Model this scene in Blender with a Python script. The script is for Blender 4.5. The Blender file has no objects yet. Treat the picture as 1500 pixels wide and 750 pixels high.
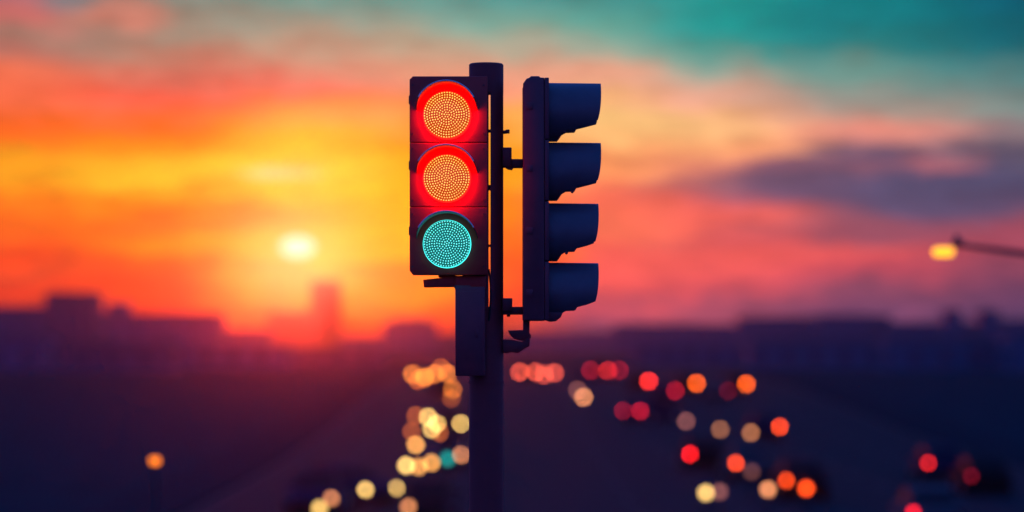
import bpy, bmesh, math, random
from mathutils import Vector, Matrix
random.seed(7)
R = math.radians
scene = bpy.context.scene
COL = scene.collection

# ------------------------------------------------------------------ basics
EYE = 3.2                 # eye height above the road at the signal pole
FPX = 4020.0              # focal length in photo pixels (1500 wide)
LENS = FPX * 36 / 1500
D0 = 12.0                 # distance of the signal pole
S0 = D0 / FPX

def srgb(r, g, b):
    def f(c):
        c /= 255.0
        return c / 12.92 if c <= 0.04045 else ((c + 0.055) / 1.055) ** 2.4
    return (f(r), f(g), f(b), 1.0)

PROFILE = [(-400, 0), (0, 0), (18, -.15), (50, -1.55), (80, -2.475), (94, -2.55), (125, -2.475), (155, -2.13),
           (190, -1.28), (230, -.36), (260, -.09), (310, 0), (9000, 0)]
def gz(y):
    P = PROFILE
    if y <= P[0][0] or y >= P[-1][0]: return 0.0
    for i in range(len(P) - 1):
        if P[i][0] <= y <= P[i + 1][0]: break
    x0, y0 = P[i]; x1, y1 = P[i + 1]
    def slope(k):
        if k <= 0 or k >= len(P) - 1: return 0.0
        a = (P[k][1] - P[k - 1][1]) / (P[k][0] - P[k - 1][0]); b = (P[k + 1][1] - P[k][1]) / (P[k + 1][0] - P[k][0])
        return 0.0 if a * b <= 0 else 2 * a * b / (a + b)
    h = x1 - x0; t = (y - x0) / h
    m0, m1 = slope(i), slope(i + 1)
    return ((2*t**3 - 3*t**2 + 1) * y0 + (t**3 - 2*t**2 + t) * h * m0 + (-2*t**3 + 3*t**2) * y1 + (t**3 - t**2) * h * m1)

def at(px, py, d):
    return Vector(((px - 750) * d / FPX, d, EYE + (500 - py) * d / FPX))
def dist_for(py, h):
    d = 70.0
    while d < 900:
        if EYE + (500 - py) * d / FPX <= gz(d) + h and False: break
        d += 1
    best = None; bd = 1e9
    d = 78.0
    while d < 420:
        e = abs(EYE + (500 - py) * d / FPX - gz(d) - h)
        if e < bd: bd = e; best = d
        d += .25
    return best

# ------------------------------------------------------------------ material helpers
def new_mat(name):
    m = bpy.data.materials.new(name); m.use_nodes = True
    nt = m.node_tree; nt.nodes.clear()
    return m, nt
def pbr(name, col, rough=.6, metal=0., noise=0., scale=8., bump=0., spec=.5, coat=0.):
    m, nt = new_mat(name)
    out = nt.nodes.new('ShaderNodeOutputMaterial'); b = nt.nodes.new('ShaderNodeBsdfPrincipled')
    nt.links.new(b.outputs[0], out.inputs[0])
    b.inputs['Base Color'].default_value = (*col[:3], 1); b.inputs['Roughness'].default_value = rough
    b.inputs['Metallic'].default_value = metal; b.inputs['Specular IOR Level'].default_value = spec
    b.inputs['Coat Weight'].default_value = coat
    if noise or bump:
        tc = nt.nodes.new('ShaderNodeTexCoord'); n = nt.nodes.new('ShaderNodeTexNoise')
        n.inputs['Scale'].default_value = scale; n.inputs['Detail'].default_value = 6
        nt.links.new(tc.outputs['Object'], n.inputs['Vector'])
        if noise:
            mx = nt.nodes.new('ShaderNodeMix'); mx.data_type = 'RGBA'
            mx.inputs[6].default_value = (*[c * (1 - noise) for c in col[:3]], 1)
            mx.inputs[7].default_value = (*[min(1, c * (1 + noise)) for c in col[:3]], 1)
            nt.links.new(n.outputs['Fac'], mx.inputs[0]); nt.links.new(mx.outputs[2], b.inputs['Base Color'])
            mr = nt.nodes.new('ShaderNodeMapRange'); mr.inputs['To Min'].default_value = max(0, rough - .12)
            mr.inputs['To Max'].default_value = min(1, rough + .12)
            nt.links.new(n.outputs['Fac'], mr.inputs['Value']); nt.links.new(mr.outputs[0], b.inputs['Roughness'])
        if bump:
            bp = nt.nodes.new('ShaderNodeBump'); bp.inputs['Strength'].default_value = bump; bp.inputs['Distance'].default_value = .01
            nt.links.new(n.outputs['Fac'], bp.inputs['Height']); nt.links.new(bp.outputs[0], b.inputs['Normal'])
    return m
def emis(name, col, strength, base=(.05, .05, .05), sample=False):
    m, nt = new_mat(name)
    out = nt.nodes.new('ShaderNodeOutputMaterial'); b = nt.nodes.new('ShaderNodeBsdfPrincipled')
    nt.links.new(b.outputs[0], out.inputs[0])
    b.inputs['Base Color'].default_value = (*base, 1); b.inputs['Roughness'].default_value = .3
    b.inputs['Emission Color'].default_value = (*col[:3], 1); b.inputs['Emission Strength'].default_value = strength
    m.cycles.emission_sampling = 'FRONT' if sample else 'NONE'
    return m

# ------------------------------------------------------------------ mesh helpers
def tfm(bm, geom, M):
    bmesh.ops.transform(bm, matrix=M, verts=geom)
def add_box(bm, c, s, bevel=0., seg=2, rot=None):
    r = bmesh.ops.create_cube(bm, size=1.0)
    vs = r['verts']
    M = Matrix.Translation(c) @ (rot if rot else Matrix()) @ Matrix.Diagonal((*s, 1))
    tfm(bm, vs, M)
    if bevel:
        es = list({e for v in vs for e in v.link_edges})
        bmesh.ops.bevel(bm, geom=es, offset=bevel, segments=seg, profile=.5, affect='EDGES', clamp_overlap=True)
def add_cyl(bm, p0, p1, r0, r1=None, n=24, cap=True):
    p0 = Vector(p0); p1 = Vector(p1); d = p1 - p0
    r = bmesh.ops.create_cone(bm, cap_ends=cap, segments=n, radius1=r0, radius2=r0 if r1 is None else r1, depth=d.length)
    q = d.to_track_quat('Z', 'Y').to_matrix().to_4x4()
    tfm(bm, r['verts'], Matrix.Translation((p0 + p1) / 2) @ q)
def add_ell(bm, c, s, u=16, v=10):
    r = bmesh.ops.create_uvsphere(bm, u_segments=u, v_segments=v, radius=1)
    tfm(bm, r['verts'], Matrix.Translation(c) @ Matrix.Diagonal((*s, 1)))
def add_prism(bm, pts, axis, a, b, bevel=0.):
    """extrude a 2-D outline from a to b along axis ('x': pts are (y,z); 'y': pts are (x,z); 'z': pts are (x,y))"""
    def mk(p, t):
        return {'x': (t, p[0], p[1]), 'y': (p[0], t, p[1]), 'z': (p[0], p[1], t)}[axis]
    v0 = [bm.verts.new(mk(p, a)) for p in pts]; v1 = [bm.verts.new(mk(p, b)) for p in pts]
    n = len(pts); fs = [bm.faces.new(v0), bm.faces.new(list(reversed(v1)))]
    for i in range(n):
        fs.append(bm.faces.new((v0[(i + 1) % n], v0[i], v1[i], v1[(i + 1) % n])))
    bmesh.ops.recalc_face_normals(bm, faces=fs)
    if bevel:
        es = list({e for f in fs[:2] for e in f.edges})
        bmesh.ops.bevel(bm, geom=es, offset=bevel, segments=2, profile=.5, affect='EDGES', clamp_overlap=True)
def loft(bm, rings, closed=True, caps=True):
    vr = [[bm.verts.new(p) for p in ring] for ring in rings]
    n = len(vr[0]); fs = []
    for a, b in zip(vr, vr[1:]):
        for i in range(n if closed else n - 1):
            fs.append(bm.faces.new((a[i], a[(i + 1) % n], b[(i + 1) % n], b[i])))
    if caps:
        fs.append(bm.faces.new(list(reversed(vr[0])))); fs.append(bm.faces.new(vr[-1]))
    bmesh.ops.recalc_face_normals(bm, faces=fs)
    return fs
def part(name, bm, mat, parent=None, smooth=None):
    me = bpy.data.meshes.new(name); bm.to_mesh(me); bm.free()
    me.materials.append(mat)
    if smooth is not None:
        me.shade_smooth()
        try: me.set_sharp_from_angle(angle=R(smooth))
        except Exception: pass
    o = bpy.data.objects.new(name, me); COL.objects.link(o)
    if parent: o.parent = parent
    return o
def thing(name, label, cat, loc=(0, 0, 0), rz=0., group=None):
    o = bpy.data.objects.new(name, None); COL.objects.link(o)
    o.location = loc; o.rotation_euler = (0, 0, rz); o.empty_display_size = .2
    o['label'] = label; o['category'] = cat
    if group: o['group'] = group
    return o
def copy_tree(o, parent=None):
    c = o.copy(); COL.objects.link(c)
    if parent: c.parent = parent
    for ch in list(o.children): copy_tree(ch, c)
    return c
def structure(name, bm, mat, smooth=None):
    o = part(name, bm, mat, None, smooth); o['kind'] = 'structure'; return o

# ------------------------------------------------------------------ camera
cd = bpy.data.cameras.new('camera'); cam = bpy.data.objects.new('camera', cd); COL.objects.link(cam)
cam.location = (0, 0, EYE); cam.rotation_euler = (R(90), 0, 0)
cd.lens = LENS; cd.sensor_width = 36; cd.shift_y = 125 / 1500
cd.clip_start = .1; cd.clip_end = 20000
cd.dof.use_dof = True; cd.dof.focus_distance = 11.80
cd.dof.aperture_fstop = (LENS / 1000) / .086; cd.dof.aperture_blades = 0
scene.camera = cam

# ------------------------------------------------------------------ sky
SUN_AZ = math.atan((436 - 750) / FPX); SUN_EL = math.atan((500 - 362) / FPX)
SUN_DIR = Vector((math.sin(SUN_AZ) * math.cos(SUN_EL), math.cos(SUN_AZ) * math.cos(SUN_EL), math.sin(SUN_EL)))
w = bpy.data.worlds.new('World'); scene.world = w; w.use_nodes = True
nt = w.node_tree; nt.nodes.clear(); N = nt.nodes; L = nt.links
def val(x, sock):
    if isinstance(x, (int, float)): sock.default_value = x
    else: L.new(x, sock)
def M(op, a, b=0., c=None, clamp=False):
    n = N.new('ShaderNodeMath'); n.operation = op; n.use_clamp = clamp
    val(a, n.inputs[0]); val(b, n.inputs[1])
    if c is not None: val(c, n.inputs[2])
    return n.outputs[0]
def smooth(x, a, b):
    n = N.new('ShaderNodeMapRange'); n.interpolation_type = 'SMOOTHSTEP'
    val(x, n.inputs[0]); n.inputs[1].default_value = a; n.inputs[2].default_value = b
    return n.outputs[0]
def mixc(f, a, b, mode='MIX'):
    n = N.new('ShaderNodeMix'); n.data_type = 'RGBA'; n.blend_type = mode
    val(f, n.inputs[0])
    for x, s in ((a, n.inputs[6]), (b, n.inputs[7])):
        if isinstance(x, tuple): s.default_value = x
        else: L.new(x, s)
    return n.outputs[2]
def ramp(x, stops):
    n = N.new('ShaderNodeValToRGB'); cr = n.color_ramp; cr.interpolation = 'EASE'
    stops = sorted(stops, key=lambda s: s[0])
    cr.elements[0].position = stops[0][0]; cr.elements[0].color = stops[0][1]
    cr.elements[1].position = stops[-1][0]; cr.elements[1].color = stops[-1][1]
    for p, c in stops[1:-1]:
        e = cr.elements.new(p); e.color = c
    L.new(x, n.inputs[0]); return n.outputs[0]
tc = N.new('ShaderNodeTexCoord'); sep = N.new('ShaderNodeSeparateXYZ'); L.new(tc.outputs['Generated'], sep.inputs[0])
dx, dy, dz = sep.outputs
az = M('MULTIPLY', M('ARCTAN2', dx, dy), 180 / math.pi)           # degrees, + to the right of the street axis
el = M('MULTIPLY', M('ARCSINE', dz), 180 / math.pi)
# streaky cloud turbulence in azimuth / elevation
cmb = N.new('ShaderNodeCombineXYZ'); L.new(M('MULTIPLY', az, .16), cmb.inputs[0]); L.new(M('MULTIPLY', el, .75), cmb.inputs[1])
def noise(scale, detail, off):
    mp = N.new('ShaderNodeMapping'); mp.inputs['Location'].default_value = off; L.new(cmb.outputs[0], mp.inputs[0])
    n = N.new('ShaderNodeTexNoise'); n.inputs['Scale'].default_value = scale; n.inputs['Detail'].default_value = detail
    n.inputs['Roughness'].default_value = .55
    L.new(mp.outputs[0], n.inputs['Vector']); return M('SUBTRACT', n.outputs['Fac'], .5)
n1 = noise(1.3, 5, (3.1, 1.7, 0)); n2 = noise(1.1, 4, (11.3, 5.2, 2)); n3 = noise(3.2, 6, (7.7, 9.1, 4))
n4 = noise(7.5, 6, (1.3, 4.4, 6))
elw = M('ADD', el, M('ADD', M('MULTIPLY', n1, 1.05), M('ADD', M('MULTIPLY', n3, 1.05), M('MULTIPLY', n4, .5))))
azw = M('ADD', az, M('MULTIPLY', n2, 3.0))
t = M('DIVIDE', M('ADD', elw, 4.0), 13.0, clamp=True)
def E(py): return (math.degrees(math.atan((500 - py) / FPX)) + 4.0) / 13.0
def A(px): return math.degrees(math.atan((px - 750) / FPX))
COLS = [
 (0, [(0,165,105,112),(25,200,112,102),(60,168,125,110),(85,185,116,102),(113,248,120,86),(150,255,112,75),(190,255,105,62),(215,255,122,50),(240,255,165,55),(257,255,176,60),(277,255,152,50),(300,255,122,50),(340,255,104,55),(378,255,74,60),(405,222,70,75),(430,240,60,70),(455,200,50,80),(500,110,32,75)]),
 (250, [(0,135,142,130),(30,150,137,120),(60,152,138,120),(90,190,126,105),(122,222,115,95),(142,255,98,75),(170,255,108,55),(190,255,112,48),(212,255,152,45),(240,255,205,75),(265,255,212,80),(287,255,165,50),(320,255,124,35),(345,255,120,35),(366,255,150,25),(400,255,90,40),(430,255,70,45),(470,245,50,65),(510,150,35,70)]),
 (436, [(0,108,150,138),(30,142,154,138),(60,180,150,126),(100,215,140,115),(125,245,115,95),(145,255,135,75),(170,255,170,80),(200,255,205,88),(235,255,224,95),(255,255,228,118),(275,255,230,98),(300,255,212,75),(340,255,220,70),(365,255,220,60),(390,255,204,40),(420,255,185,35),(450,255,130,35),(480,238,64,38),(515,190,35,45)]),
 (620, [(0,95,155,145),(30,130,165,150),(60,180,165,140),(90,220,160,130),(125,240,145,115),(150,255,150,85),(180,255,165,80),(210,255,155,50),(240,255,190,20),(290,255,190,10),(330,255,195,10),(370,255,190,15),(400,255,145,20),(430,255,150,40),(455,255,92,50),(490,240,55,65),(520,170,45,75)]),
 (752, [(0,80,152,145),(35,110,165,150),(75,175,168,145),(105,240,160,130),(130,250,155,120),(170,255,172,75),(215,255,165,45),(250,255,165,30),(300,255,135,22),(340,255,120,22),(400,255,90,40),(440,255,75,55),(468,215,65,85),(500,150,55,95)]),
 (875, [(0,60,150,145),(40,92,165,150),(80,168,170,150),(103,242,170,140),(125,245,170,135),(155,255,185,120),(180,255,200,120),(205,255,180,110),(235,255,155,95),(265,255,130,90),(300,255,110,85),(340,255,115,85),(380,255,95,88),(420,250,90,90),(448,195,80,105),(480,120,65,105)]),
 (1050, [(0,15,145,140),(40,0,155,150),(75,55,155,145),(98,148,165,150),(120,205,165,145),(150,245,170,140),(188,255,184,128),(215,255,165,112),(240,220,125,110),(265,165,98,110),(290,195,92,105),(310,255,105,95),(332,250,100,90),(355,228,90,95),(380,255,95,90),(420,235,85,95),(450,170,80,110),(485,95,60,105)]),
 (1250, [(0,0,125,130),(40,0,125,130),(75,28,130,130),(105,105,150,140),(140,150,150,140),(165,190,150,135),(188,248,150,130),(205,222,138,130),(230,132,95,110),(252,145,95,110),(280,105,80,110),(310,150,84,105),(340,155,80,100),(370,240,90,90),(400,220,80,95),(430,150,75,105),(455,118,70,110),(490,75,55,105)]),
 (1500, [(0,0,85,105),(40,0,95,110),(80,20,105,115),(120,80,130,130),(160,120,140,135),(200,145,120,125),(230,105,90,110),(280,85,80,110),(310,130,80,105),(340,170,75,95),(370,172,70,90),(400,150,70,95),(440,105,65,105),(475,80,60,105)]),
]
SKY_GAIN = 1.0
def lin(st, px):
    out = []
    for y, r, g, b in st:
        c = srgb(r, g, b)
        if px <= 760 and y > 180: c = (c[0], c[1] * .94, c[2] * .3, 1)
        out.append((E(y), c))
    top = out[0][1]
    out.append((E(-110), (top[0] * .25, top[1] * .55, top[2] * .75, 1)))
    return out
sky = None
for i, (px, st) in enumerate(COLS):
    c = ramp(t, lin(st, px))
    sky = c if sky is None else mixc(smooth(azw, A(COLS[i - 1][0]), A(px)), sky, c)
# single cloud shapes, in degrees
def cloud(px, py, rx, ry, col, amt, soft=1.):
    a = M('DIVIDE', M('SUBTRACT', M('ADD', az, M('MULTIPLY', n2, 1.6)), A(px)), rx / 70.)
    b = M('DIVIDE', M('SUBTRACT', M('ADD', el, M('MULTIPLY', n3, .9)), math.degrees((500 - py) / FPX)), ry / 70.)
    d = M('SQRT', M('ADD', M('MULTIPLY', a, a), M('MULTIPLY', b, b)))
    f = M('MULTIPLY', M('SUBTRACT', 1., smooth(d, 1 - soft * .75, 1 + soft * .6)), amt)
    global sky
    sky = mixc(f, sky, srgb(*col))
cloud(185, 30, 70, 20, (215, 128, 108), .8, .8)
cloud(30, 22, 60, 16, (200, 105, 100), .7, .8)
cloud(110, 5, 45, 12, (115, 125, 130), .7, .9)
cloud(380, 318, 95, 16, (255, 120, 30), .75, 1.)
cloud(250, 335, 130, 15, (255, 110, 35), .6, 1.)
cloud(330, 352, 90, 9, (255, 190, 15), .7, 1.)
cloud(390, 392, 60, 12, (255, 150, 20), .7, 1.)
cloud(590, 395, 70, 14, (255, 130, 25), .7, 1.)
cloud(405, 257, 55, 9, (255, 225, 160), .8, .9)
cloud(1240, 262, 185, 40, (94, 78, 112), .9, .45)
cloud(1400, 280, 150, 42, (80, 76, 112), .88, .5)
cloud(1220, 248, 120, 10, (175, 100, 112), .5, 1.)
cloud(1375, 243, 65, 11, (190, 105, 112), .75, .9)
cloud(1150, 335, 110, 7, (175, 82, 98), .7, 1.)
cloud(1250, 352, 90, 9, (140, 78, 102), .6, 1.)
cloud(1280, 195, 110, 11, (248, 150, 130), .7, 1.)
cloud(930, 185, 150, 28, (255, 200, 125), .6, 1.)
# the rest of the dome: dusk blue overhead and behind
far = ramp(M('DIVIDE', M('ADD', el, 10.), 100., clamp=True), [(0., (.003, .006, .02, 1)), (.09, (.085, .085, .52, 1)), (.2, (.07, .11, .62, 1)), (.4, (.022, .12, .66, 1)), (1., (.014, .115, .62, 1))])
side = smooth(M('ABSOLUTE', az), 13., 50.)
up = smooth(el, 8.5, 22.)
sky = mixc(M('MAXIMUM', side, up), sky, far)
sky = mixc(smooth(el, -.4, -1.4), sky, (.01, .012, .04, 1))
sky = mixc(1., sky, M('ADD', 1., M('MULTIPLY', M('ADD', n4, n3), .85)), 'MULTIPLY')
# sun disc behind thin cloud, with its aureole
dt = N.new('ShaderNodeVectorMath'); dt.operation = 'DOT_PRODUCT'; L.new(tc.outputs['Generated'], dt.inputs[0]); dt.inputs[1].default_value = SUN_DIR
ang = M('MULTIPLY', M('ARCCOSINE', M('MINIMUM', dt.outputs['Value'], 1.)), 180 / math.pi)
aure = M('EXPONENT', M('MULTIPLY', M('MULTIPLY', ang, ang), -.9))
sky = mixc(M('MULTIPLY', aure, .55), sky, (.55, .36, .006, 1))      # sky dimmed round the disc to offset the haze glow
su = M('DIVIDE', M('SUBTRACT', az, math.degrees(SUN_AZ)), 1.35); sv = M('MULTIPLY', M('SUBTRACT', el, math.degrees(SUN_EL)), 1.25)
sd = M('SQRT', M('ADD', M('MULTIPLY', su, su), M('MULTIPLY', sv, sv)))
sky = mixc(M('SUBTRACT', 1., smooth(sd, .20, .32)), sky, (1.35, 1.05, .80, 1))
nis = N.new('ShaderNodeTexSky'); nis.sky_type = 'NISHITA'; nis.sun_disc = False
nis.sun_elevation = SUN_EL; nis.sun_rotation = SUN_AZ
bg1 = N.new('ShaderNodeBackground'); L.new(sky, bg1.inputs[0]); bg1.inputs[1].default_value = SKY_GAIN
bg2 = N.new('ShaderNodeBackground'); L.new(nis.outputs[0], bg2.inputs[0]); bg2.inputs[1].default_value = .0003
ad = N.new('ShaderNodeAddShader'); L.new(bg1.outputs[0], ad.inputs[0]); L.new(bg2.outputs[0], ad.inputs[1])
wo = N.new('ShaderNodeOutputWorld'); L.new(ad.outputs[0], wo.inputs[0])
w.cycles.sampling_method = 'MANUAL'; w.cycles.sample_map_resolution = 2048

sl = bpy.data.lights.new('sun', 'SUN'); so = bpy.data.objects.new('sun', sl); COL.objects.link(so)
sl.energy = .165; sl.angle = R(.53); sl.color = (1, .047, .024)
so.rotation_euler = (-SUN_DIR).to_track_quat('-Z', 'Y').to_euler(); so.location = (-20, 60, 60)

# ------------------------------------------------------------------ air
HAZE_FAR = 1500.
bm = bmesh.new(); add_box(bm, (0, HAZE_FAR / 2 - 60, 17.), (1700, HAZE_FAR + 120, 44.))
mh, hn = new_mat('haze_air'); ho = hn.nodes.new('ShaderNodeOutputMaterial'); pv = hn.nodes.new('ShaderNodeVolumePrincipled')
pv.inputs['Color'].default_value = (.9, .88, .95, 1); pv.inputs['Density'].default_value = .0002
pv.inputs['Anisotropy'].default_value = .976
hn.links.new(pv.outputs[0], ho.inputs['Volume'])
hz = part('haze', bm, mh); hz['kind'] = 'stuff'; hz['label'] = 'thin dusk haze glowing red below the sun'

# ------------------------------------------------------------------ ground
GRASS = pbr('verge_grass', (.022, .042, .048), 1., noise=.5, scale=.6, spec=.0)
ASPH = pbr('asphalt', (.024, .034, .040), .9, noise=.3, scale=.8, spec=.02)
PAVE = pbr('paving', (.026, .036, .042), 1., noise=.25, scale=2., spec=.0)
LINE = pbr('road_paint', (.10, .10, .10), .95, noise=.5, scale=3., spec=.05)
ys = [-120, -60, -20, 0, 6, 12, 18] + list(range(24, 320, 6)) + [340, 400, 520, 700, 1000, 1400, 2200, 4000, 8000]
def ribbon(bm, xs, dz, y0=-1e9, y1=1e9):
    yy = [y for y in ys if y0 < y < y1]
    if y0 > -1e8: yy = [y0] + yy
    if y1 < 1e8: yy = yy + [y1]
    rows = [[bm.verts.new((x, y, gz(y) + dz)) for x in xs] for y in yy]
    for a, b in zip(rows, rows[1:]):
        for i in range(len(xs) - 1): bm.faces.new((a[i], a[i + 1], b[i + 1], b[i]))
def kerbed(bm, x0, x1, h, y0, y1):
    yy = [y0] + [y for y in ys if y0 < y < y1] + [y1]
    loft(bm, [[(x0, y, gz(y) - .05), (x0, y, gz(y) + h), (x1, y, gz(y) + h), (x1, y, gz(y) - .05)] for y in yy])
bm = bmesh.new(); ribbon(bm, [-6000, -400, -60, -20, 30, 60, 400, 6000], 0); structure('ground', bm, GRASS)
bm = bmesh.new(); ribbon(bm, [-11, -4, 2, 9, 16, 23], .004, -110, 330); structure('road', bm, ASPH)
bm = bmesh.new(); ribbon(bm, [-320, -11.5, 24, 400], .004, 338, 352); structure('cross_road', bm, ASPH)
bm = bmesh.new(); kerbed(bm, -14, -11, .12, -110, 325); structure('pavement', bm, PAVE)
bm = bmesh.new(); kerbed(bm, 23, 26.5, .12, -110, 325); structure('pavement', bm, PAVE)
bm = bmesh.new(); kerbed(bm, -.9, .9, .14, 4, 84); structure('traffic_island', bm, PAVE)
bm = bmesh.new()
for x in (-7.6, -4.2, 4.2, 7.6, 11., 14.6, 18.6):
    y = -100
    while y < 320:
        ribbon(bm, [x - .06, x + .06], .008, y, y + 3); y += 9
for x in (-10.7, 22.7): ribbon(bm, [x - .06, x + .06], .008, -100, 325)
structure('road_marking', bm, LINE)

# ------------------------------------------------------------------ the traffic light
PAINT = pbr('signal_paint_red_glow', (.60, .028, .022), .5, noise=.3, scale=14, bump=.06, spec=.45)  # red glare of the lamps is put into the housing colour
PAINT2 = pbr('signal_paint_dim_glow', (.19, .032, .045), .46, noise=.3, scale=14, bump=.06, spec=.5)  # maroon body colour carries the lamp glow too
STEEL = pbr('pole_steel_red_glow', (.24, .026, .032), .52, noise=.35, scale=9, bump=.1, spec=.45)  # lamp glow is painted into the pole as a red base colour
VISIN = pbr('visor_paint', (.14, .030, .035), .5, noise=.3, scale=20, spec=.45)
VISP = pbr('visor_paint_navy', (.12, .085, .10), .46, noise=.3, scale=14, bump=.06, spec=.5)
LIP = pbr('lip_highlight', (.85, .75, .75), .35, noise=.2, scale=30, spec=.6)  # pale colour paints the lit arc along the visor edge
RUBBER = pbr('rubber', (.02, .02, .022), .8)
TLX = (712 - 750) * S0
root = thing('traffic_light', 'tall dark traffic light with a lit three-lamp head and a four-lamp head seen side-on', 'traffic light', (TLX, D0, gz(D0) + .14))
OFF = Vector((TLX, D0, gz(D0) + .14))
def X(px): return (px - 750) * S0 - OFF.x
def Z(py): return EYE + (500 - py) * S0 - OFF.z
def B(bm, px0, py0, px1, py1, y0, y1, bev=.004):
    add_box(bm, ((X(px0) + X(px1)) / 2, (y0 + y1) / 2, (Z(py0) + Z(py1)) / 2), (abs(X(px1) - X(px0)), y1 - y0, abs(Z(py0) - Z(py1))), bev)
# pole: round column below, then two uprights with a slot between them, joined by a round cap
bm = bmesh.new()
rc = (737.5 - 687) * S0 / 2; xc = X(712.25)
add_cyl(bm, (xc, 0, .02), (xc, 0, Z(452)), rc, n=48)
add_cyl(bm, (xc, 0, Z(137)), (xc, 0, Z(95.2)), rc, n=48)
add_cyl(bm, (xc, 0, Z(95.2)), (xc, 0, Z(93.4)), rc, rc - .005, n=48)
def upright(x0, x1):      # slice of the column, from one chord to the other
    pts = []
    for k in range(17):
        x = x0 + (x1 - x0) * k / 16; pts.append((x, -math.sqrt(max(1e-7, rc * rc - (x - xc) ** 2))))
    for k in range(17):
        x = x1 + (x0 - x1) * k / 16; yv = math.sqrt(max(1e-7, rc * rc - (x - xc) ** 2)); pts.append((x, yv + (.0004 if k in (0, 16) else 0)))
    add_prism(bm, pts, 'z', Z(453), Z(136))
upright(xc - rc + .0005, X(715.6)); upright(X(718.6), xc + rc - .0005)
for py in (192, 273, 277, 360): B(bm, 714.6, py - 1.6, 719.6, py + 1.6, -.03, .03, 0)
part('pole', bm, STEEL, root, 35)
bm = bmesh.new(); add_cyl(bm, (xc, 0, 0), (xc, 0, .03), .17, n=40); add_cyl(bm, (xc, 0, .03), (xc, 0, .22), .095, .083, n=40)
for k in range(4):
    a = k * math.pi / 2 + .78; add_cyl(bm, (xc + .13 * math.cos(a), .13 * math.sin(a), .03), (xc + .13 * math.cos(a), .13 * math.sin(a), .06), .016, n=6)
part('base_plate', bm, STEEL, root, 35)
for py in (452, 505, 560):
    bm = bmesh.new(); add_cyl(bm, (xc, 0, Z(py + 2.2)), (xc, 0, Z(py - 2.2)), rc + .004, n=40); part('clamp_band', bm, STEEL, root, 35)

# --- lit head, facing the camera
FY = -.165                # front plane of the housing (towards the camera)
hx0, hx1 = X(602), X(714.6)
def head_outline(pyt, pyb, tl, bl):
    c = .014
    pts = [(hx0 + (c * 1.0 if bl else .002), Z(pyb)), (hx1 - (c * .5 if bl else .002), Z(pyb)), (hx1, Z(pyb) + (c * .5 if bl else .002)),
           (hx1, Z(pyt) - (.002)), (hx1 - .002, Z(pyt)), (hx0 + (c if tl else .002), Z(pyt)), (hx0, Z(pyt) - (c if tl else .002)), (hx0, Z(pyb) + (c * 1.3 if bl else .002))]
    return pts
bm = bmesh.new()
for i, (a, b) in enumerate(((117, 212.6), (213.4, 305.6), (306.4, 404))):
    add_prism(bm, head_outline(a, b, i == 0, i == 2), 'y', FY, FY + .095, .004)
B(bm, 608, 121, 708, 400, FY + .093, FY + .135, .012)
B(bm, 603.5, 210, 713, 216, FY + .012, FY + .09, 0); B(bm, 603.5, 303, 713, 309, FY + .012, FY + .09, 0)
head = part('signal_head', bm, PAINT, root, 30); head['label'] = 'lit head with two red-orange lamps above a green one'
lens_c = [(656.2, 174), (656, 265), (656.2, 359.5)]
RL = 33.8 * S0
LEDR = emis('led_amber', (1., .58, .10), 2.1, base=(.9, .8, .5))
LEDG = emis('led_green', (.18, .95, .84), 1.6, base=(.6, .9, .85))
LENSR = emis('lens_orange', (.70, .055, .001), .8, base=(.08, .01, .0), sample=True)
LENSG = emis('lens_green', (.0, .24, .23), .55, base=(.0, .06, .05), sample=True)
RIMR = emis('red_glow_skirt', (1., .0015, .001), 15., sample=True)  # glowing skirt added to throw red light over the housing
RIMG = emis('green_glow_skirt', (.02, .32, .30), 4.5, sample=True)  # same added skirt in green
def visor(bm, R0, R1, Lv, y0, cut, flare=1.0, n=56, step=None, thick=.003):
    """tunnel visor along -y from y0; angles measured from the top; cut(t): half opening angle of the wall at t in 0..1"""
    T = 14
    outer, inner = [], []
    for j in range(T + 1):
        t_ = j / T; a1 = cut(t_); r = R0 + (R1 - R0) * t_
        o, i_ = [], []
        for k in range(n + 1):
            th = -a1 + 2 * a1 * k / n
            o.append((r * math.sin(th), y0 - Lv * t_, r * math.cos(th))); i_.append(((r - thick) * math.sin(th), y0 - Lv * t_, (r - thick) * math.cos(th)))
        outer.append(o); inner.append(i_)
    rings = [o + list(reversed(i_)) for o, i_ in zip(outer, inner)]
    loft(bm, rings)
def lens_dome(bm, r, bulge, y0, rings=7, n=40):
    rr = []
    for j in range(rings + 1):
        a = j / rings
        rr.append([(r * math.cos(2 * math.pi * k / n) * math.cos(a * math.pi / 2 * .98), y0 - bulge * math.sin(a * math.pi / 2), r * math.sin(2 * math.pi * k / n) * math.cos(a * math.pi / 2 * .98)) for k in range(n)])
    loft(bm, rr)
def led_pattern():
    pts = []; nr = 9
    for i in range(nr + 1):
        r = i / nr * .95; cnt = 1 if i == 0 else int(round(2 * math.pi * i * .96)); ph = random.random() * 6.28
        for k in range(cnt):
            a = ph + 2 * math.pi * k / cnt
            pts.append((r * math.cos(a), r * math.sin(a)))
    return pts
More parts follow.
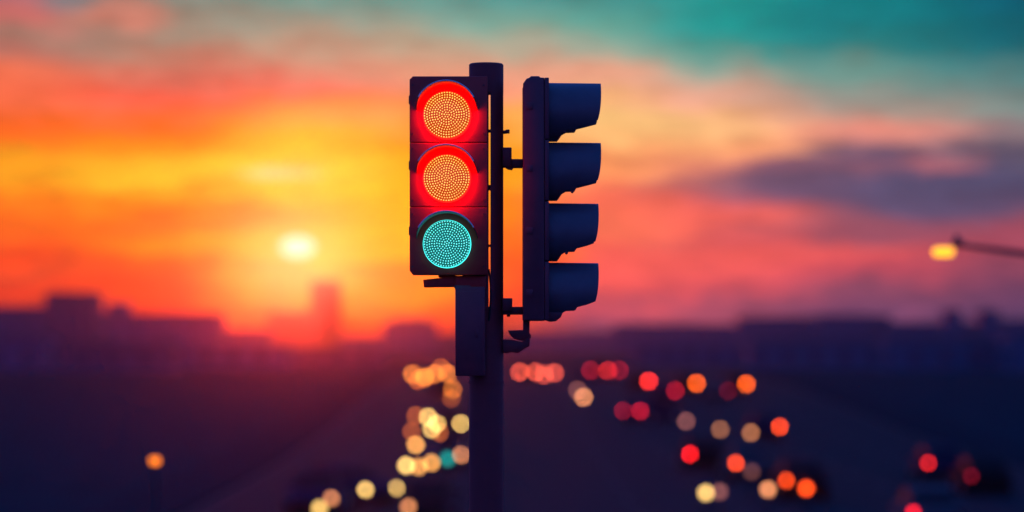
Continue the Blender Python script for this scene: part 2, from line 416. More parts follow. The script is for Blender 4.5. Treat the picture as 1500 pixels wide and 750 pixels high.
def lamp(parent, cx, cz, y0, led, lens, rim, lab):
    bm = bmesh.new()     # glowing skirt added round the lens to flood the housing with light
    n = 48; prof = [(RL + .0035, y0 - .002), (RL + .003, y0 - .020), (RL + .0015, y0 - .040), (RL - .003, y0 - .044)]
    loft(bm, [[(cx + r * math.cos(2 * math.pi * k / n), y, cz + r * math.sin(2 * math.pi * k / n)) for k in range(n)] for r, y in prof], caps=False)
    part('glow_skirt', bm, rim, parent, 60)
    bm = bmesh.new(); lens_dome(bm, RL, .018, y0 - .044)
    for v in bm.verts: v.co.x += cx; v.co.z += cz
    o = part('lens', bm, lens, parent, 60); o['label'] = lab
    bm = bmesh.new()
    for x, z in led_pattern():
        rr = math.hypot(x, z); yy = y0 - .044 - .018 * math.sqrt(max(0, 1 - rr * rr)) 
        q = random.uniform(.0025, .0031)
        r_ = bmesh.ops.create_icosphere(bm, subdivisions=1, radius=1)
        tfm(bm, r_['verts'], Matrix.Translation((cx + x * RL, yy - .0005, cz + z * RL)) @ Matrix.Diagonal((q, .0022, q, 1)))
    part('led_array', bm, led, parent)
for i, (px, py) in enumerate(lens_c):
    lamp(head, X(px), Z(py), FY, *((LEDR, LENSR, RIMR, 'lit red lens full of amber dots') if i < 2 else (LEDG, LENSG, RIMG, 'lit green lens full of mint dots')))
    bm = bmesh.new()
    visor(bm, 45.5 * S0, 45.0 * S0, .205, FY + .001, lambda t_: R(80) - R(18) * t_ ** 1.3, thick=.0032)
    for v in bm.verts: v.co.x += X(px); v.co.z += Z(py)
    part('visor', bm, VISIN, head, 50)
    bm = bmesh.new(); prev = None           # bead added along the front lip to show as a lit arc
    for k in range(33):
        a = R(-62) + R(124) * k / 32; p = Vector((X(px) + 44.6 * S0 * math.sin(a), FY + .001 - .205, Z(py) + 44.6 * S0 * math.cos(a)))
        if prev is not None: add_cyl(bm, prev, p, .0028, n=8, cap=False)
        prev = p
    part('visor_lip', bm, LIP, head, 60)
# screws and hinge lugs on the lit head
for py in (130, 200, 222, 296, 316, 392):
    for px in (606.5, 709):
        bm = bmesh.new(); add_cyl(bm, (X(px), FY + .001, Z(py)), (X(px), FY - .004, Z(py)), .0045, n=8); part('screw', bm, STEEL, head, 30)
for py in (150, 245, 340):
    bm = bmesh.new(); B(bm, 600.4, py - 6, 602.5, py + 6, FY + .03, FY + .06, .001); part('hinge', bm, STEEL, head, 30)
# under-arm, spacer and the control box below the lit head
bm = bmesh.new()
add_prism(bm, [(X(621), Z(410.5)), (X(668), Z(405.5)), (X(668), Z(421)), (X(622), Z(421.5))], 'y', -.10, -.03, .003)
B(bm, 667, 404.8, 712, 424, -.115, -.02, .004)
B(bm, 643, 403, 668, 407.2, -.08, -.04, .002); B(bm, 678, 402, 690, 406, -.09, -.03, .002)
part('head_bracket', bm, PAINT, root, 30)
bm = bmesh.new()
B(bm, 668, 421, 711, 550, -.175, -.045, .006)
B(bm, 666.8, 419, 690, 424, -.17, -.05, .003)
for py in (440, 530): B(bm, 705, py - 4, 716, py + 4, -.07, .0, .002)
cb = part('control_box', bm, PAINT2, root, 30)
bm = bmesh.new(); B(bm, 671, 428, 704, 545, -.178, -.1752, .001); B(bm, 698, 482, 701.5, 494, -.184, -.178, .001); part('box_door', bm, PAINT2, cb, 30)
for py in (150, 255, 375):       # rear brackets between lit head and pole
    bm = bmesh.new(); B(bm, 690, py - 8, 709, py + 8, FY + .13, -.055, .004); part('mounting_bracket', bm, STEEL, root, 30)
bm = bmesh.new()         # cable from box up to the head
prev = None
for k in range(13):
    t_ = k / 12; p = Vector((X(716.3 + 2.6 * math.sin(t_ * 3.1)), -.075 - .012 * math.sin(t_ * 6), Z(470 - 75 * t_)))
    if prev is not None: add_cyl(bm, prev, p, .0042, n=8, cap=False)
    prev = p
part('cable', bm, RUBBER, root, 60)

# --- second head, facing right, seen from its side
bm = bmesh.new()
W2 = .158                # half width front to back in the picture
prof2 = [(X(766), Z(470)), (X(766), Z(127)), (X(771), Z(120)), (X(775), Z(118.6)), (X(777.5), Z(116.3)), (X(789), Z(116.3)), (X(791), Z(118.3)), (X(797), Z(118.6)), (X(797), Z(470))]
add_prism(bm, prof2, 'y', -W2, W2, .008)
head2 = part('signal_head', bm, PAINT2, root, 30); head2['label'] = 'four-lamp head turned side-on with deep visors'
tops = [121.6, 208.6, 297.6, 384.6]; ends = [208, 297, 384, 470]
tips = [879.5, 879.5, 876, 876]
for i, ty in enumerate(tops):
    bm = bmesh.new()
    B(bm, 797.2, (118.5 if i == 0 else ty), 803.5, ends[i] - .8, -W2 + .003, W2 - .003, .003)
    part('lamp_door', bm, PAINT2, head2, 30)
    # visor: outline (side view) swept as a tunnel whose lower edge climbs towards the tip
    bm = bmesh.new()
    x0 = X(803); xt = X(tips[i]); Rv = .132; zc = Z(ty) - Rv
    low = [(803, 85), (817, 85), (819, 82), (823, 75), (829, 71), (842.5, 70), (845, 65), (tips[i] - 5, 57.5), (tips[i] - 1.2, 40), (tips[i], 20), (tips[i] - .6, 2)]
    rings = []
    seq = [(803, 85), (816, 85), (819, 81), (823, 74.5), (829, 70.8), (842.2, 70.3), (845, 65.3), (860, 61.5), (tips[i] - 5, 57.5)]
    for px, drop in seq:
        rr = Rv * (1 - .012 * (px - 803) / 76)
        zcut = Z(ty + drop); zcc = Z(ty + .9 * (px - 803) / 76) - rr
        cosv = max(-.999, min(1, (zcut - zcc) / rr)); a1 = math.acos(cosv)
        o, inn = [], []
        for k in range(41):
            th = -a1 + 2 * a1 * k / 40
            o.append((X(px), rr * math.sin(th), zcc + rr * math.cos(th))); inn.append((X(px), (rr - .004) * math.sin(th), zcc + (rr - .004) * math.cos(th)))
        rings.append(o + inn[::-1])
    # curved front lip: the upper arc reaches further than the lower corners
    px, drop = seq[-1]; rr = Rv * .988; zcc = Z(ty + .9) - rr
    a1 = math.acos(max(-.999, (Z(ty + drop) - zcc) / rr))
    for f in (.6, 1.):
        o, inn = [], []
        for k in range(41):
            th = (-a1 + 2 * a1 * k / 40)
            ext = f * 5.2 * (1 - (abs(th) / a1) ** 5)
            o.append((X(px + ext), rr * math.sin(th), zcc + rr * math.cos(th))); inn.append((X(px + ext), (rr - .004) * math.sin(th), zcc + (rr - .004) * math.cos(th)))
        rings.append(o + inn[::-1])
    loft(bm, rings)
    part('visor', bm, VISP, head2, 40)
    bm = bmesh.new()
    r_ = bmesh.ops.create_uvsphere(bm, u_segments=24, v_segments=12, radius=1)
    tfm(bm, r_['verts'], Matrix.Translation((X(803.5), 0, zc)) @ Matrix.Diagonal((.02, .105, .105, 1)))
    part('lens', bm, RUBBER, head2, 60)
for px, py in ((826.5, 194.5), (838, 281.5), (829.5, 371)):
    bm = bmesh.new(); add_cyl(bm, (X(px), -.10, Z(py)), (X(px), -.02, Z(py)), .0065, n=10); part('visor_clip', bm, PAINT2, head2, 30)
bm = bmesh.new()
add_prism(bm, [(X(800), Z(469.5)), (X(806), Z(471.3)), (X(814), Z(470.5)), (X(821), Z(465)), (X(824), Z(458)), (X(803), Z(456))], 'y', -.1, .1, .004)
part('visor_hood_end', bm, PAINT2, head2, 30)
bm = bmesh.new()
B(bm, 765.2, 129, 767, 469, -.012, .012, .001)
for py in (160, 250, 340, 430): B(bm, 770, py - 5, 780, py + 5, -W2 - .004, -W2 + .002, .001)
part('casing_rib', bm, PAINT2, head2, 30)
# brackets between pole and second head
bm = bmesh.new()
B(bm, 736, 217, 749.5, 245, -.05, .05, .003); B(bm, 744, 233.5, 767, 246, -.03, .03, .003)
add_prism(bm, [(X(736), Z(240)), (X(752), Z(246)), (X(750), Z(249)), (X(744), Z(248)), (X(736), Z(243))], 'y', -.03, .03)
add_cyl(bm, (X(759), -.032, Z(243)), (X(759), -.04, Z(243)), .006, n=6)
part('head_bracket', bm, STEEL, root, 30)
bm = bmesh.new()
add_cyl(bm, (X(736), 0, Z(194)), (X(743), 0, Z(193)), .008, n=12); B(bm, 741, 190, 746.5, 195.5, -.012, .012, .002)
part('bolt', bm, STEEL, root, 30)
bm = bmesh.new()
B(bm, 736, 437, 750.5, 456, -.05, .05, .003); B(bm, 736, 449.5, 767, 461, -.03, .03, .003)
add_cyl(bm, (X(745), 0, Z(460)), (X(745), 0, Z(464)), .008, n=10)
part('head_bracket', bm, STEEL, root, 30)
bm = bmesh.new()         # curved lower strut: arm out of the pole, cup and hanger under the head
add_prism(bm, [(X(736), Z(497)), (X(751), Z(497.5)), (X(763), Z(500.5)), (X(772), Z(496)), (X(776), Z(491.5)), (X(775.5), Z(507)), (X(768), Z(511)), (X(759), Z(517.3)), (X(748), Z(516)), (X(743), Z(517.5)), (X(736), Z(517))], 'y', -.035, .035, .004)
add_prism(bm, [(X(744), Z(484)), (X(766), Z(483.5)), (X(766), Z(468)), (X(776), Z(468)), (X(775.5), Z(488)), (X(778), Z(491)), (X(777.5), Z(495)), (X(774), Z(498)), (X(763), Z(499)), (X(754), Z(497)), (X(747.5), Z(491.5))], 'y', -.03, .03, .004)
part('strut', bm, STEEL, root, 30)

# ------------------------------------------------------------------ street lamps
def add_path(bm, pts, radii, n=12):
    for (a, b), (ra, rb) in zip(zip(pts, pts[1:]), zip(radii, radii[1:])):
        add_cyl(bm, a, b, ra, rb, n); add_ell(bm, b, (rb, rb, rb), 10, 8)
GAL = pbr('lamp_post_paint', (.02, .018, .022), .5, noise=.3, scale=6)
D1 = 30.
p_end = at(1398, 358, D1); p_out = at(1500, 371, D1); p_top = at(1690, 398, D1)
base = Vector((p_top.x + .05, D1, gz(D1)))
sl_ = thing('street_lamp', 'street lamp with a glowing yellow lantern on a long thin arm against the sky', 'street lamp', base)
bm = bmesh.new(); add_cyl(bm, (0, 0, 0), (0, 0, p_top.z - base.z), .09, .06, 20); add_cyl(bm, (0, 0, 0), (0, 0, .5), .1, .1, 20); part('post', bm, GAL, sl_, 40)
bm = bmesh.new(); add_path(bm, [p_top - base, p_out - base, p_end - base], [.045, .032, .024]); part('arm', bm, GAL, sl_, 60)
bm = bmesh.new(); c = at(1403, 356, D1) - base; add_ell(bm, c, (.07, .07, .05)); add_ell(bm, c + Vector((-.01, 0, .05)), (.03, .03, .05)); part('lantern_neck', bm, GAL, sl_, 60)
bm = bmesh.new(); c = at(1382, 369, D1) - base; add_box(bm, c, (.22, .17, .10), .042, 5)
part('lamp_glass', bm, emis('lantern_glow', (1., .42, .008), 2.2), sl_, 60)

def post_lamp(px, py, d, label, h_above=None, size=.1, mat=None, group=None):
    p = at(px, py, d); b = Vector((p.x, d, gz(d)))
    r = thing('post_lamp', label, 'street lamp', b, 0, group)
    h = p.z - b.z
    bm = bmesh.new(); add_cyl(bm, (0, 0, 0), (0, 0, h - size * .8), .03, .018, 14); add_cyl(bm, (0, 0, 0), (0, 0, .3), .06, .05, 14); add_cyl(bm, (0, 0, h - size), (0, 0, h - size * .7), size * .8, size * .8, 16); part('post', bm, GAL, r, 40)
    bm = bmesh.new(); add_ell(bm, (0, 0, h), (size, size, size)); part('lamp_globe', bm, mat, r, 60)
    bm = bmesh.new(); add_cyl(bm, (0, 0, h + size * .75), (0, 0, h + size * 1.2), size * 1.15, size * .3, 16); part('cap', bm, GAL, r, 40)
    return r
post_lamp(227, 675, 34., 'single orange lamp glowing low in the dark left part of the street', size=.062, mat=emis('sodium', (1., .20, .0), 2.4))

# ------------------------------------------------------------------ cars
def sect(y, w, z0, z1, rnd, n=6):
    """rounded rectangle section at station y"""
    pts = []
    for cx, cz, a0 in ((w - rnd, z1 - rnd, 0), (-w + rnd, z1 - rnd, 90), (-w + rnd, z0 + rnd, 180), (w - rnd, z0 + rnd, 270)):
        for k in range(n):
            a = R(a0 + 90 * k / (n - 1)); pts.append((cx + rnd * math.cos(a), y, cz + rnd * math.sin(a)))
    return pts
CARP = [pbr('car_paint_' + nme, c, .7, metal=.0, coat=.0, spec=.04) for nme, c in (('navy', (.015, .02, .05)), ('black', (.012, .012, .014)), ('grey', (.08, .08, .085)), ('maroon', (.07, .012, .015)))]
GLASS = pbr('car_glass', (.01, .012, .015), .5, spec=.06)
TYRE = pbr('tyre', (.015, .015, .015), .9); RIM = pbr('rim', (.3, .3, .31), .35, metal=.9)
UNLIT_H = pbr('headlight_off', (.10, .10, .11), .3, spec=.3); UNLIT_T = pbr('tail_light_off', (.05, .005, .005), .4, spec=.2)
HW = .66                 # half spacing of the lamps
def make_car():
    """front towards -y; the origin is on the ground at the middle"""
    r = thing('car', 'prototype', 'car')
    bm = bmesh.new()
    st = [(-2.12, .70, .34, .66, .10), (-2.02, .82, .26, .76, .12), (-1.6, .88, .22, .86, .14), (-.9, .89, .20, .95, .14), (0, .90, .20, .98, .14), (1.2, .90, .22, .98, .14), (1.85, .87, .25, .97, .13), (2.08, .82, .30, .90, .12), (2.15, .74, .36, .78, .10)]
    loft(bm, [sect(*s) for s in st])
    cab = [(-.98, .72, .90, .96, .02), (-.30, .66, .90, 1.36, .10), (.1, .65, .90, 1.43, .10), (.8, .65, .90, 1.42, .10), (1.25, .66, .90, 1.30, .10), (1.75, .70, .90, .98, .03)]
    loft(bm, [sect(*s) for s in cab])
    for x in (-.96, .96): add_box(bm, (x, -.62, 1.0), (.16, .09, .11), .03)
    part('body', bm, CARP[0], r, 40)
    bm = bmesh.new()
    for sgn in (-1, 1):
        v = [bm.verts.new(p) for p in ((sgn * .70, -.86, .99), (sgn * .655, -.24, 1.33), (sgn * .65, .8, 1.36), (sgn * .66, 1.2, 1.25), (sgn * .69, 1.55, 1.0))]
        v2 = [bm.verts.new((q.co.x + sgn * .012, q.co.y, q.co.z)) for q in v]
        bm.faces.new(v2)
        for i in range(5): bm.faces.new((v[i], v[(i + 1) % 5], v2[(i + 1) % 5], v2[i]))
    for pts in (((-.66, -.96, .985), (.66, -.96, .985), (.58, -.33, 1.345), (-.58, -.33, 1.345)), ((-.62, 1.72, 1.01), (.62, 1.72, 1.01), (.56, 1.30, 1.28), (-.56, 1.30, 1.28))):
        dyy = -.03 if pts[0][1] < 0 else .03
        a = [bm.verts.new((p[0], p[1] + dyy * .2, p[2] + .012)) for p in pts]; b = [bm.verts.new((p[0], p[1] + dyy, p[2] + .035)) for p in pts]
        bm.faces.new(b)
        for i in range(4): bm.faces.new((a[i], a[(i + 1) % 4], b[(i + 1) % 4], b[i]))
    bmesh.ops.recalc_face_normals(bm, faces=bm.faces)
    part('window', bm, GLASS, r)
    wb = bmesh.new(); add_cyl(wb, (-.11, 0, 0), (.11, 0, 0), .32, n=28); wm = None
    for sx in (-1, 1):
        for wy in (-1.32, 1.32):
            b2 = wb.copy() if (sx, wy) != (1, 1.32) else wb
            o = part('wheel', b2, TYRE, r, 40); o.location = (sx * .80, wy, .32)
            bm = bmesh.new(); add_cyl(bm, (sx * .09, 0, 0), (sx * .122, 0, 0), .21, .19, n=24); part('rim', bm, RIM, o, 40)
    for sx in (-1, 1):
        bm = bmesh.new(); add_ell(bm, (0, 0, 0), (.14, .09, .14), 16, 10); o = part('headlight', bm, UNLIT_H, r, 60); o.location = (sx * HW, -2.05, .64)
        bm = bmesh.new(); add_ell(bm, (0, 0, 0), (.14, .07, .14), 16, 10); o = part('tail_light', bm, UNLIT_T, r, 60); o.location = (sx * HW, 2.10, .74)
    bm = bmesh.new(); add_box(bm, (0, -2.13, .46), (.9, .05, .14), .02); part('grille', bm, TYRE, r, 40)
    return r
for m_ in ():
    pass
proto = make_car()
CAR_USED = False
LMAT = {}
def lamp_r(d, base=.11): return max(base, 2.0 * d / 2744)
def gain(lv, d, r):
    px = 2744 * r / d; rb = .043 * 228.7 * (1 - D0 / d)
    return lv * max(1., (rb / px) ** 2)
def lmat(col, s):
    s = round(s, 2)
    k = (tuple(round(c, 3) for c in col), s)
    if k not in LMAT: LMAT[k] = emis('lamp_glow', col, s)
    return LMAT[k]
def car(kind, lights, label, ncar=[0]):
    """kind 'h' shows headlights, 't' tail lights; lights: one or two (px, py, side, colour, strength)"""
    global CAR_USED
    c = copy_tree(proto) if CAR_USED else proto
    CAR_USED = True
    hl = .64 if kind == 'h' else .74
    py = sum(l[1] for l in lights) / len(lights)
    d = dist_for(py, hl)
    rz = 0. if kind == 'h' else math.pi
    if len(lights) == 2:
        xs = [(l[0] - 750) * d / FPX for l in lights]
        sp = abs(xs[1] - xs[0]); cx = sum(xs) / 2
        yaw = math.acos(max(.25, min(1., sp / (2 * HW)))) if sp < 2 * HW else 0.
        yaw = min(yaw, R(40)) * (1 if lights[0][1] >= lights[1][1] else -1)
    else:
        xl = (lights[0][0] - 750) * d / FPX; cx = xl - HW * (1 if lights[0][2] == 'r' else -1); yaw = R(random.uniform(-2, 2))
    yl = 2.05 if kind == 'h' else 2.10
    # the lamp end faces the camera (-y); for tail lights the car is turned round
    ang = rz + yaw
    off = Vector((0, -2.05, 0)) if kind == 'h' else Vector((0, 2.10, 0))
    off = Matrix.Rotation(ang, 3, 'Z') @ off
    c.location = (cx - off.x, d - off.y, gz(d - off.y) + .006); c.rotation_euler = (-math.atan((gz(d - off.y + 1) - gz(d - off.y - 1)) / 2) * (-1 if kind == 'h' else 1), 0, ang)
    c['label'] = label; c['category'] = 'car'; c['group'] = 'cars driving towards the camera' if kind == 'h' else 'cars driving away from the camera'
    body_m = CARP[ncar[0] % 4]; ncar[0] += 1
    for ch in c.children:
        nm = ch.name.split('.')[0]
        if nm == 'body':
            ch.material_slots[0].link = 'OBJECT'; ch.material_slots[0].material = body_m
        if nm in ('headlight', 'tail_light'):      # every lamp starts switched off
            ch.material_slots[0].link = 'OBJECT'; ch.material_slots[0].material = UNLIT_H if nm == 'headlight' else UNLIT_T
        if nm == ('headlight' if kind == 'h' else 'tail_light'):
            wx = (Matrix.Rotation(ang, 3, 'Z') @ ch.location).x
            sd = 'r' if wx > off.x else 'l'
            for k, l in enumerate(lights):
                side = l[2] if len(lights) == 1 else ('l' if k == 0 else 'r')
                if side == sd:
                    ch.material_slots[0].link = 'OBJECT'; ch.material_slots[0].material = lmat(l[3], gain(l[4] * (1.25 if kind == 't' else 1.1), d, lamp_r(d)))
                    # lamps further off are enlarged to keep their blurred discs readable
                    f = lamp_r(d) / .14; ch.scale = (f, 1, f)
    return c
YEL = (1., .60, .16); WRM = (1., .42, .09); ORG = (1., .26, .03); TAN = (.95, .33, .12); DOR = (1., .20, .03); MAU = (.70, .22, .17)
RED = (1., .012, .012); ORD = (1., .07, .003); ORB = (1., .115, .0); DRD = (.75, .012, .03); PNK = (1., .11, .055)
G = 1.
car('h', [(540,723,'l',YEL,1.25*G),(575,712,'r',YEL,1.15*G)], 'car with two bright pale yellow headlights, nearest of the oncoming row')
car('h', [(640,622,'l',YEL,.95*G),(675,620,'r',YEL,.95*G)], 'car with two brilliant yellow headlights close against the signal pole')
car('h', [(637,549,'l',ORG,.85*G),(655,547,'r',ORG,1.0*G)], 'distant car with merged orange headlights at the right end of the far glow')
car('h', [(663,571,'r',ORG,.6*G)], 'car with one orange headlight just below the far glow beside the pole')
car('h', [(485,731,'r',TAN,.8*G)], 'car with one tan headlight at the far left of the oncoming lanes')
car('h', [(599,743,'l',TAN,.9*G)], 'car with one cream headlight low at the bottom beside the pole')
car('h', [(675,667,'r',TAN,.75*G)], 'car with one salmon headlight touching the pole')

car('t', [(1152,705,'l',ORD,1.15*G)], 'car with one orange red tail light, left of the two lowest on the right')
car('t', [(1142,626,'r',ORD,1.2*G)], 'car with one vivid vermilion tail light right of the tan lamps')
car('t', [(1011,666,'l',RED,1.3*G)], 'car with one pure red tail light in the middle of the right lanes')
car('t', [(1078,679,'l',ORD,1.25*G)], 'car with one vermilion tail light right of the pure red one')
car('t', [(950,559,'r',(1.,.03,.02),1.15*G)], 'car with one scarlet tail light, leftmost of the upper row of round lights')
car('t', [(989,573,'r',DRD,.5*G)], 'car with one dark crimson tail light between the scarlet and orange ones')
car('t', [(1020,562,'r',ORB,1.1*G)], 'car with one bright orange tail light in the middle of the upper row')
car('t', [(1066,573,'r',DRD,.12*G)], 'car with one barely glowing tail light between the two bright orange ones')
car('t', [(1093,563,'r',ORB,1.1*G)], 'car with one bright orange tail light, rightmost of the upper row')
car('t', [(914,600,'l',DRD,.42*G),(938,604,'r',DRD,.75*G)], 'car with a touching pair of dark crimson tail lights')
car('t', [(760,546,'l',PNK,.75*G),(786,545,'r',PNK,.7*G)], 'distant car with coral tail lights right beside the pole')
car('t', [(865,543,'r',DRD,.35*G)], 'distant car with one faint crimson tail light alone in the far row')
car('t', [(893,544,'l',(1.,.03,.03),.6*G),(904,542,'r',DRD,.5*G)], 'distant car with overlapping red tail lights at the right of the far row')
car('t', [(1360,679,'l',(1.,.02,.01),.75*G)], 'car with one small red tail light alone far to the right')
car('t', [(1423,698,'l',DRD,.18*G)], 'car with one very dim crimson tail light at the far right')
car('t', [(1338,752,'l',RED,1.2*G)], 'car with one red tail light cut by the bottom edge at right')

# low bollard lamps among the lanes on the right
def bollard(px, py, col, s, label):
    h = .95; d = dist_for(py, h); p = at(px, py, d)
    r = thing('bollard_lamp', label, 'bollard lamp', (p.x, d, gz(d)), 0, 'bollard lamps between the right lanes')
    bm = bmesh.new(); add_cyl(bm, (0, 0, 0), (0, 0, .82), .08, .07, 16); add_cyl(bm, (0, 0, 0), (0, 0, .08), .16, .13, 16); part('post', bm, GAL, r, 40)
    f = lamp_r(d)
    bm = bmesh.new(); add_ell(bm, (0, 0, .95), (f, .12, f)); part('lamp_globe', bm, lmat(col, gain(s, d, f)), r, 60)
    bm = bmesh.new(); add_cyl(bm, (0, 0, 1.07 + .02), (0, 0, 1.13), .13, .04, 16); part('cap', bm, GAL, r, 40)
for a in ((855, 582, TAN, .75*G, 'tan bollard lamp nearest the pole under the coral lights'), (846, 572, MAU, .25*G, 'dim mauve bollard lamp just behind the tan one nearest the pole'),
          (1005, 617, MAU, .3*G, 'dim mauve bollard lamp below the upper row of red lights'), (1055, 629, TAN, .30*G, 'dusky tan bollard lamp standing alone in mid row'),
          (1100, 634, TAN, .42*G, 'tan bollard lamp left of the vivid vermilion tail light'), (1034, 722, YEL, 1.15*G, 'bright cream bollard lamp at the bottom of the right lanes'),
          (1054, 720, MAU, .35*G, 'dim bollard lamp touching the bright cream one'), (1125, 717, TAN, .95*G, 'tan bollard lamp left of the two lowest orange red lights'),
          (1101, 691, MAU, .16*G, 'barely lit bollard lamp right of the vermilion tail light')):
    bollard(*a)

def stand_in_lamp(px, py, col, s, label, group):  # a slim post stands in for the vehicle that carries the light
    h = .9; d = dist_for(py, h); p = at(px, py, d); f = lamp_r(d)
    r = thing('stand_in_lamp', label, 'blurred light', (p.x, d, gz(d) + .006), 0, group)
    bm = bmesh.new(); add_box(bm, (0, 0, .04), (.36, .36, .08), .02); add_cyl(bm, (0, 0, .08), (0, 0, .75), .045, .035, 14); part('post', bm, TYRE, r, 40)
    bm = bmesh.new(); add_box(bm, (0, .03, .70), (.16, .10, .16), .015); part('side_box', bm, GAL, r, 40)
    bm = bmesh.new(); add_ell(bm, (0, 0, h), (f, .06, f), 20, 12); part('lamp_glass', bm, lmat(col, gain(s * 1.15, d, f)), r, 60)
LG = 'blurred lights along the oncoming lanes'; RG = 'blurred lights along the outgoing lanes'
for a in ((595, 682, YEL, 1.05*G, 'amber blurred light just above the nearest pair of headlights'), (632, 678, WRM, .8*G, 'orange blurred light, right one of the touching orange pair'),
          (613, 684, WRM, .8*G, 'deep orange blurred light, left one of the touching orange pair'), (609, 652, WRM, .85*G, 'lone round amber blurred light above the lower oncoming row'),
          (627, 611, YEL, .8*G, 'bright yellow blurred light above the brilliant pair by the pole'), (632, 629, YEL, .7*G, 'soft yellow blurred light under the brilliant pair by the pole'),
          (660, 633, WRM, .35*G, 'soft orange blurred light under the brilliant pair, nearest the pole'), (603, 632, DOR, .28*G, 'faint brownish blurred light left of the brilliant pair'),
          (609, 609, DOR, .3*G, 'faint rusty blurred light at the upper left of the brilliant pair'), (604, 548, ORG, .6*G, 'orange blurred light at the left end of the far glow'),
          (622, 553, ORG, .85*G, 'bright orange blurred light low in the middle of the far glow'), (628, 543, ORG, .7*G, 'orange blurred light at the top of the far glow'),
          (612, 557, DOR, .45*G, 'rusty blurred light under the left end of the far glow'), (646, 540, DOR, .5*G, 'rusty blurred light at the upper right of the far glow'),
          (650, 611, YEL, .4*G, 'pale yellow blurred light between the two brilliant headlights'), (645, 634, DOR, .35*G, 'brown blurred light lowest under the brilliant pair'), (661, 583, DOR, .22*G, 'very faint rusty blurred light below the orange headlight beside the pole'),
          (468, 750, YEL, .9*G, 'yellow blurred light cut by the bottom edge of the photo')):
    stand_in_lamp(*a, LG)
for a in ((1181, 716, ORD, 1.25*G, 'orange red blurred light, right of the two lowest red lights'), (797, 549, PNK, .55*G, 'coral blurred light in the middle of the far coral glow'),
          (812, 546, PNK, .6*G, 'coral blurred light at the right end of the far coral glow'), (772, 540, PNK, .3*G, 'dim coral blurred light at the top of the far coral glow')):
    stand_in_lamp(*a, RG)

# far signal showing green, seen just left of the pole
dg = 64.; pg = at(656, 672, dg); bg = Vector((pg.x, dg, gz(dg) + .14))
fs = thing('traffic_light', 'small far traffic light showing a teal green glow left of the pole', 'traffic light', bg)
bm = bmesh.new(); add_cyl(bm, (0, .1, 0), (0, .1, pg.z - bg.z + .75), .05, .05, 16); part('pole', bm, GAL, fs, 40)
bm = bmesh.new(); add_box(bm, (0, 0, pg.z - bg.z + .28), (.27, .14, .84), .03, 3); hd = part('signal_head', bm, PAINT2, fs, 40)
for k in range(3):
    bm = bmesh.new(); add_ell(bm, (0, -.07, pg.z - bg.z + .28 * k), (.09, .02, .09)); part('lens', bm, emis('far_green', (0., .5, .45), 2.2) if k == 0 else RUBBER, hd, 60)
    bm = bmesh.new(); visor(bm, .115, .112, .16, -.06, lambda t_: R(120) - R(40) * t_); 
    for v in bm.verts: v.co.z += pg.z - bg.z + .28 * k
    part('visor', bm, PAINT2, hd, 40)

# ------------------------------------------------------------------ buildings
def facade(name, col, glass=(.035, .07, .11)):
    m, n_ = new_mat(name); nd = n_.nodes
    out = nd.new('ShaderNodeOutputMaterial'); b = nd.new('ShaderNodeBsdfPrincipled'); n_.links.new(b.outputs[0], out.inputs[0])
    tcx = nd.new('ShaderNodeTexCoord'); ns = nd.new('ShaderNodeTexNoise'); ns.inputs['Scale'].default_value = .25; ns.inputs['Detail'].default_value = 5
    n_.links.new(tcx.outputs['Object'], ns.inputs['Vector'])
    mx = nd.new('ShaderNodeMix'); mx.data_type = 'RGBA'; mx.inputs[6].default_value = (*[c * .75 for c in col], 1); mx.inputs[7].default_value = (*[c * 1.2 for c in col], 1)
    n_.links.new(ns.outputs['Fac'], mx.inputs[0])
    # window openings: a grid in metres, glass in each cell of the walls
    sx = nd.new('ShaderNodeSeparateXYZ'); n_.links.new(tcx.outputs['Object'], sx.inputs[0])
    def mm(op, a, b_=0.):
        q = nd.new('ShaderNodeMath'); q.operation = op
        for v, i_ in ((a, 0), (b_, 1)):
            if isinstance(v, (int, float)): q.inputs[i_].default_value = v
            else: n_.links.new(v, q.inputs[i_])
        return q.outputs[0]
    def band(v, period, lo, hi):
        f_ = mm('FRACT', mm('DIVIDE', v, period)); return mm('MULTIPLY', mm('GREATER_THAN', f_, lo), mm('LESS_THAN', f_, hi))
    hor = band(mm('ADD', sx.outputs[0], sx.outputs[1]), 3.3, .28, .72); ver = band(sx.outputs[2], 3.1, .3, .78)
    win = mm('MULTIPLY', hor, ver)
    mg = nd.new('ShaderNodeMix'); mg.data_type = 'RGBA'; mg.inputs[7].default_value = (*glass, 1); n_.links.new(win, mg.inputs[0]); n_.links.new(mx.outputs[2], mg.inputs[6])
    n_.links.new(mg.outputs[2], b.inputs['Base Color']); n_.links.new(mm('SUBTRACT', .85, mm('MULTIPLY', win, .65)), b.inputs['Roughness']); b.inputs['Specular IOR Level'].default_value = .3
    return m
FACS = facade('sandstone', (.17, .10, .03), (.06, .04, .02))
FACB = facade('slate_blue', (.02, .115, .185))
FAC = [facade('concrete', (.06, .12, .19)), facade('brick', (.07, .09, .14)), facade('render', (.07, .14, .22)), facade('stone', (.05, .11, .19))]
WIN = pbr('building_glass', (.02, .025, .035), .15, spec=.5)
ROOF = pbr('roof_felt', (.06, .06, .065), .85)
bcount = [0]
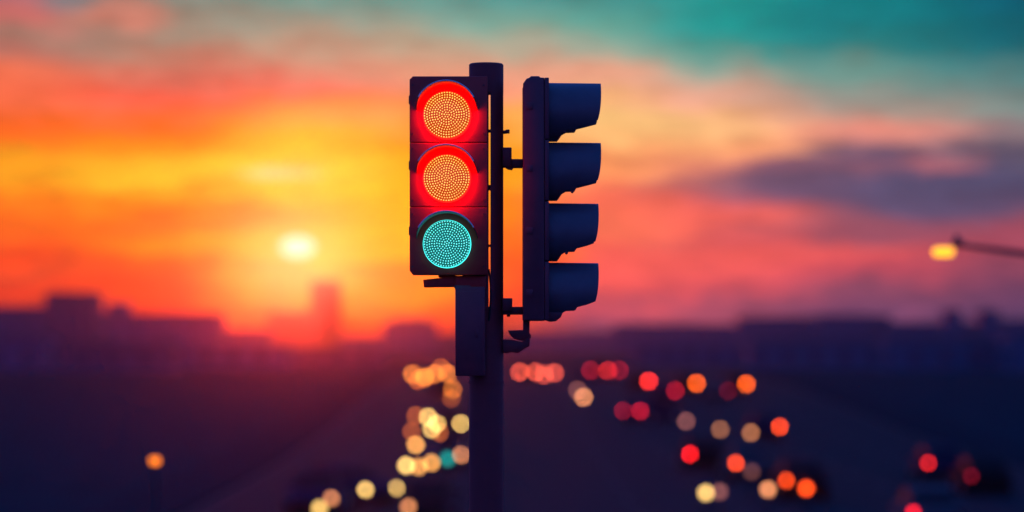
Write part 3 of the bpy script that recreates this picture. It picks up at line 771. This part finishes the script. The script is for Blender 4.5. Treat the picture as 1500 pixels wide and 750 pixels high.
def building(px0, px1, pyt, d, label, roofs=(), depth=None, mat=None, group='buildings on the skyline'):
    x0 = (px0 - 750) * d / FPX; x1 = (px1 - 750) * d / FPX; h = EYE + (500 - pyt) * d / FPX
    z0 = gz(d) - .3; W = x1 - x0; D = depth or min(30., max(10., W * .6))
    r = thing('building', label, 'building', ((x0 + x1) / 2, d + D / 2, z0), 0, group)
    H = h - z0; m = mat or FAC[bcount[0] % 4]; bcount[0] += 1
    bm = bmesh.new(); add_box(bm, (0, 0, H / 2), (W, D, H))
    add_box(bm, (0, 0, H - .45), (W + .5, D + .5, .35)); part('wall', bm, m, r)
    bm = bmesh.new(); add_box(bm, (0, 0, H + .05), (W - .6, D - .6, .5)); part('roof', bm, ROOF, r)
    for (a, b, t_) in roofs:
        xa = (a - 750) * d / FPX - (x0 + x1) / 2; xb = (b - 750) * d / FPX - (x0 + x1) / 2; ht = EYE + (500 - t_) * d / FPX - z0
        bm = bmesh.new(); add_box(bm, ((xa + xb) / 2, 0, (H + ht) / 2), (xb - xa, D * .6, ht - H + .1)); part('roof_house', bm, m, r)
    return r
building(-140, 70, 451, 520, 'long dark block at the left edge of the skyline')
building(66, 139, 430, 500, 'tallest dark square tower on the left skyline', [(74, 92, 427.5), (118, 137, 427.5)])
building(139, 186, 458, 530, 'low dark block with a stair house between the tower and the long roof', [(156, 184, 443)])
building(188, 322, 461, 480, 'wide dark flat roofed block with a slight rise in its roof', [(225, 275, 459)])
building(322, 392, 484, 560, 'low dark block right of the wide flat roof')
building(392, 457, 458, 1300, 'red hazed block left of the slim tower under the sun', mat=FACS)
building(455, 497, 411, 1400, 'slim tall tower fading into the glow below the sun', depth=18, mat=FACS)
building(497, 570, 494, 900, 'low block hidden in red glare right of the slim tower')
building(560, 640, 474, 760, 'rounded dark mass of flats left of the signal control box', [(575, 628, 467)])
building(640, 760, 490, 800, 'low hazy block behind the signal pole')
building(752, 905, 487, 850, 'low purple block between the pole and the right skyline')
building(900, 1085, 477, 700, 'long mauve block left of the blue skyline step', [(925, 1000, 475)])
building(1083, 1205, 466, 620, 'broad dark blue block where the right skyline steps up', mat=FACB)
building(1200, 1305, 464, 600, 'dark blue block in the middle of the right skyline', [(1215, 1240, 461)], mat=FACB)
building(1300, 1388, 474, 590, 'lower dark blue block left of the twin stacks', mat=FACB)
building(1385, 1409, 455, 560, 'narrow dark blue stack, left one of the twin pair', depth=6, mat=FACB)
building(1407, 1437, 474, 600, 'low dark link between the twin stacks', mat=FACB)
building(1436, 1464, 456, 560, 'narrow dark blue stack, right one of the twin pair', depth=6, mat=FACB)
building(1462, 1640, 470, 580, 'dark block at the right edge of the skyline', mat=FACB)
# nearer, lower blocks that fill the dark lower city
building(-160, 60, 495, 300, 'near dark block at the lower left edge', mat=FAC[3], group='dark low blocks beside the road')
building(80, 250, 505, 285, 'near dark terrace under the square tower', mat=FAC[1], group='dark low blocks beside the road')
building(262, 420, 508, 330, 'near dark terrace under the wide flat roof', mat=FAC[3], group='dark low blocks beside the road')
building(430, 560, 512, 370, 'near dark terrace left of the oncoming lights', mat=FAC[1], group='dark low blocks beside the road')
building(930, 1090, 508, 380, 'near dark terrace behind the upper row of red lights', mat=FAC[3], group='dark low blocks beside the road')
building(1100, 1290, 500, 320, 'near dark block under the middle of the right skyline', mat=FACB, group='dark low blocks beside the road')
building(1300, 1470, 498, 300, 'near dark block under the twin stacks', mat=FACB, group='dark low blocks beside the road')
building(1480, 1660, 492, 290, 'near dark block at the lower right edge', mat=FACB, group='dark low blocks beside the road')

# ------------------------------------------------------------------ render settings
scene.view_settings.view_transform = 'Standard'; scene.view_settings.look = 'None'
scene.view_settings.exposure = 0; scene.view_settings.gamma = 1
cy = scene.cycles
scene.render.engine = 'CYCLES'
cy.use_denoising = True; cy.denoiser = 'OPENIMAGEDENOISE'
cy.max_bounces = 5; cy.diffuse_bounces = 2; cy.glossy_bounces = 3; cy.transmission_bounces = 2; cy.volume_bounces = 0; cy.transparent_max_bounces = 8
cy.sample_clamp_indirect = 3.; cy.use_adaptive_sampling = False; cy.caustics_reflective = False
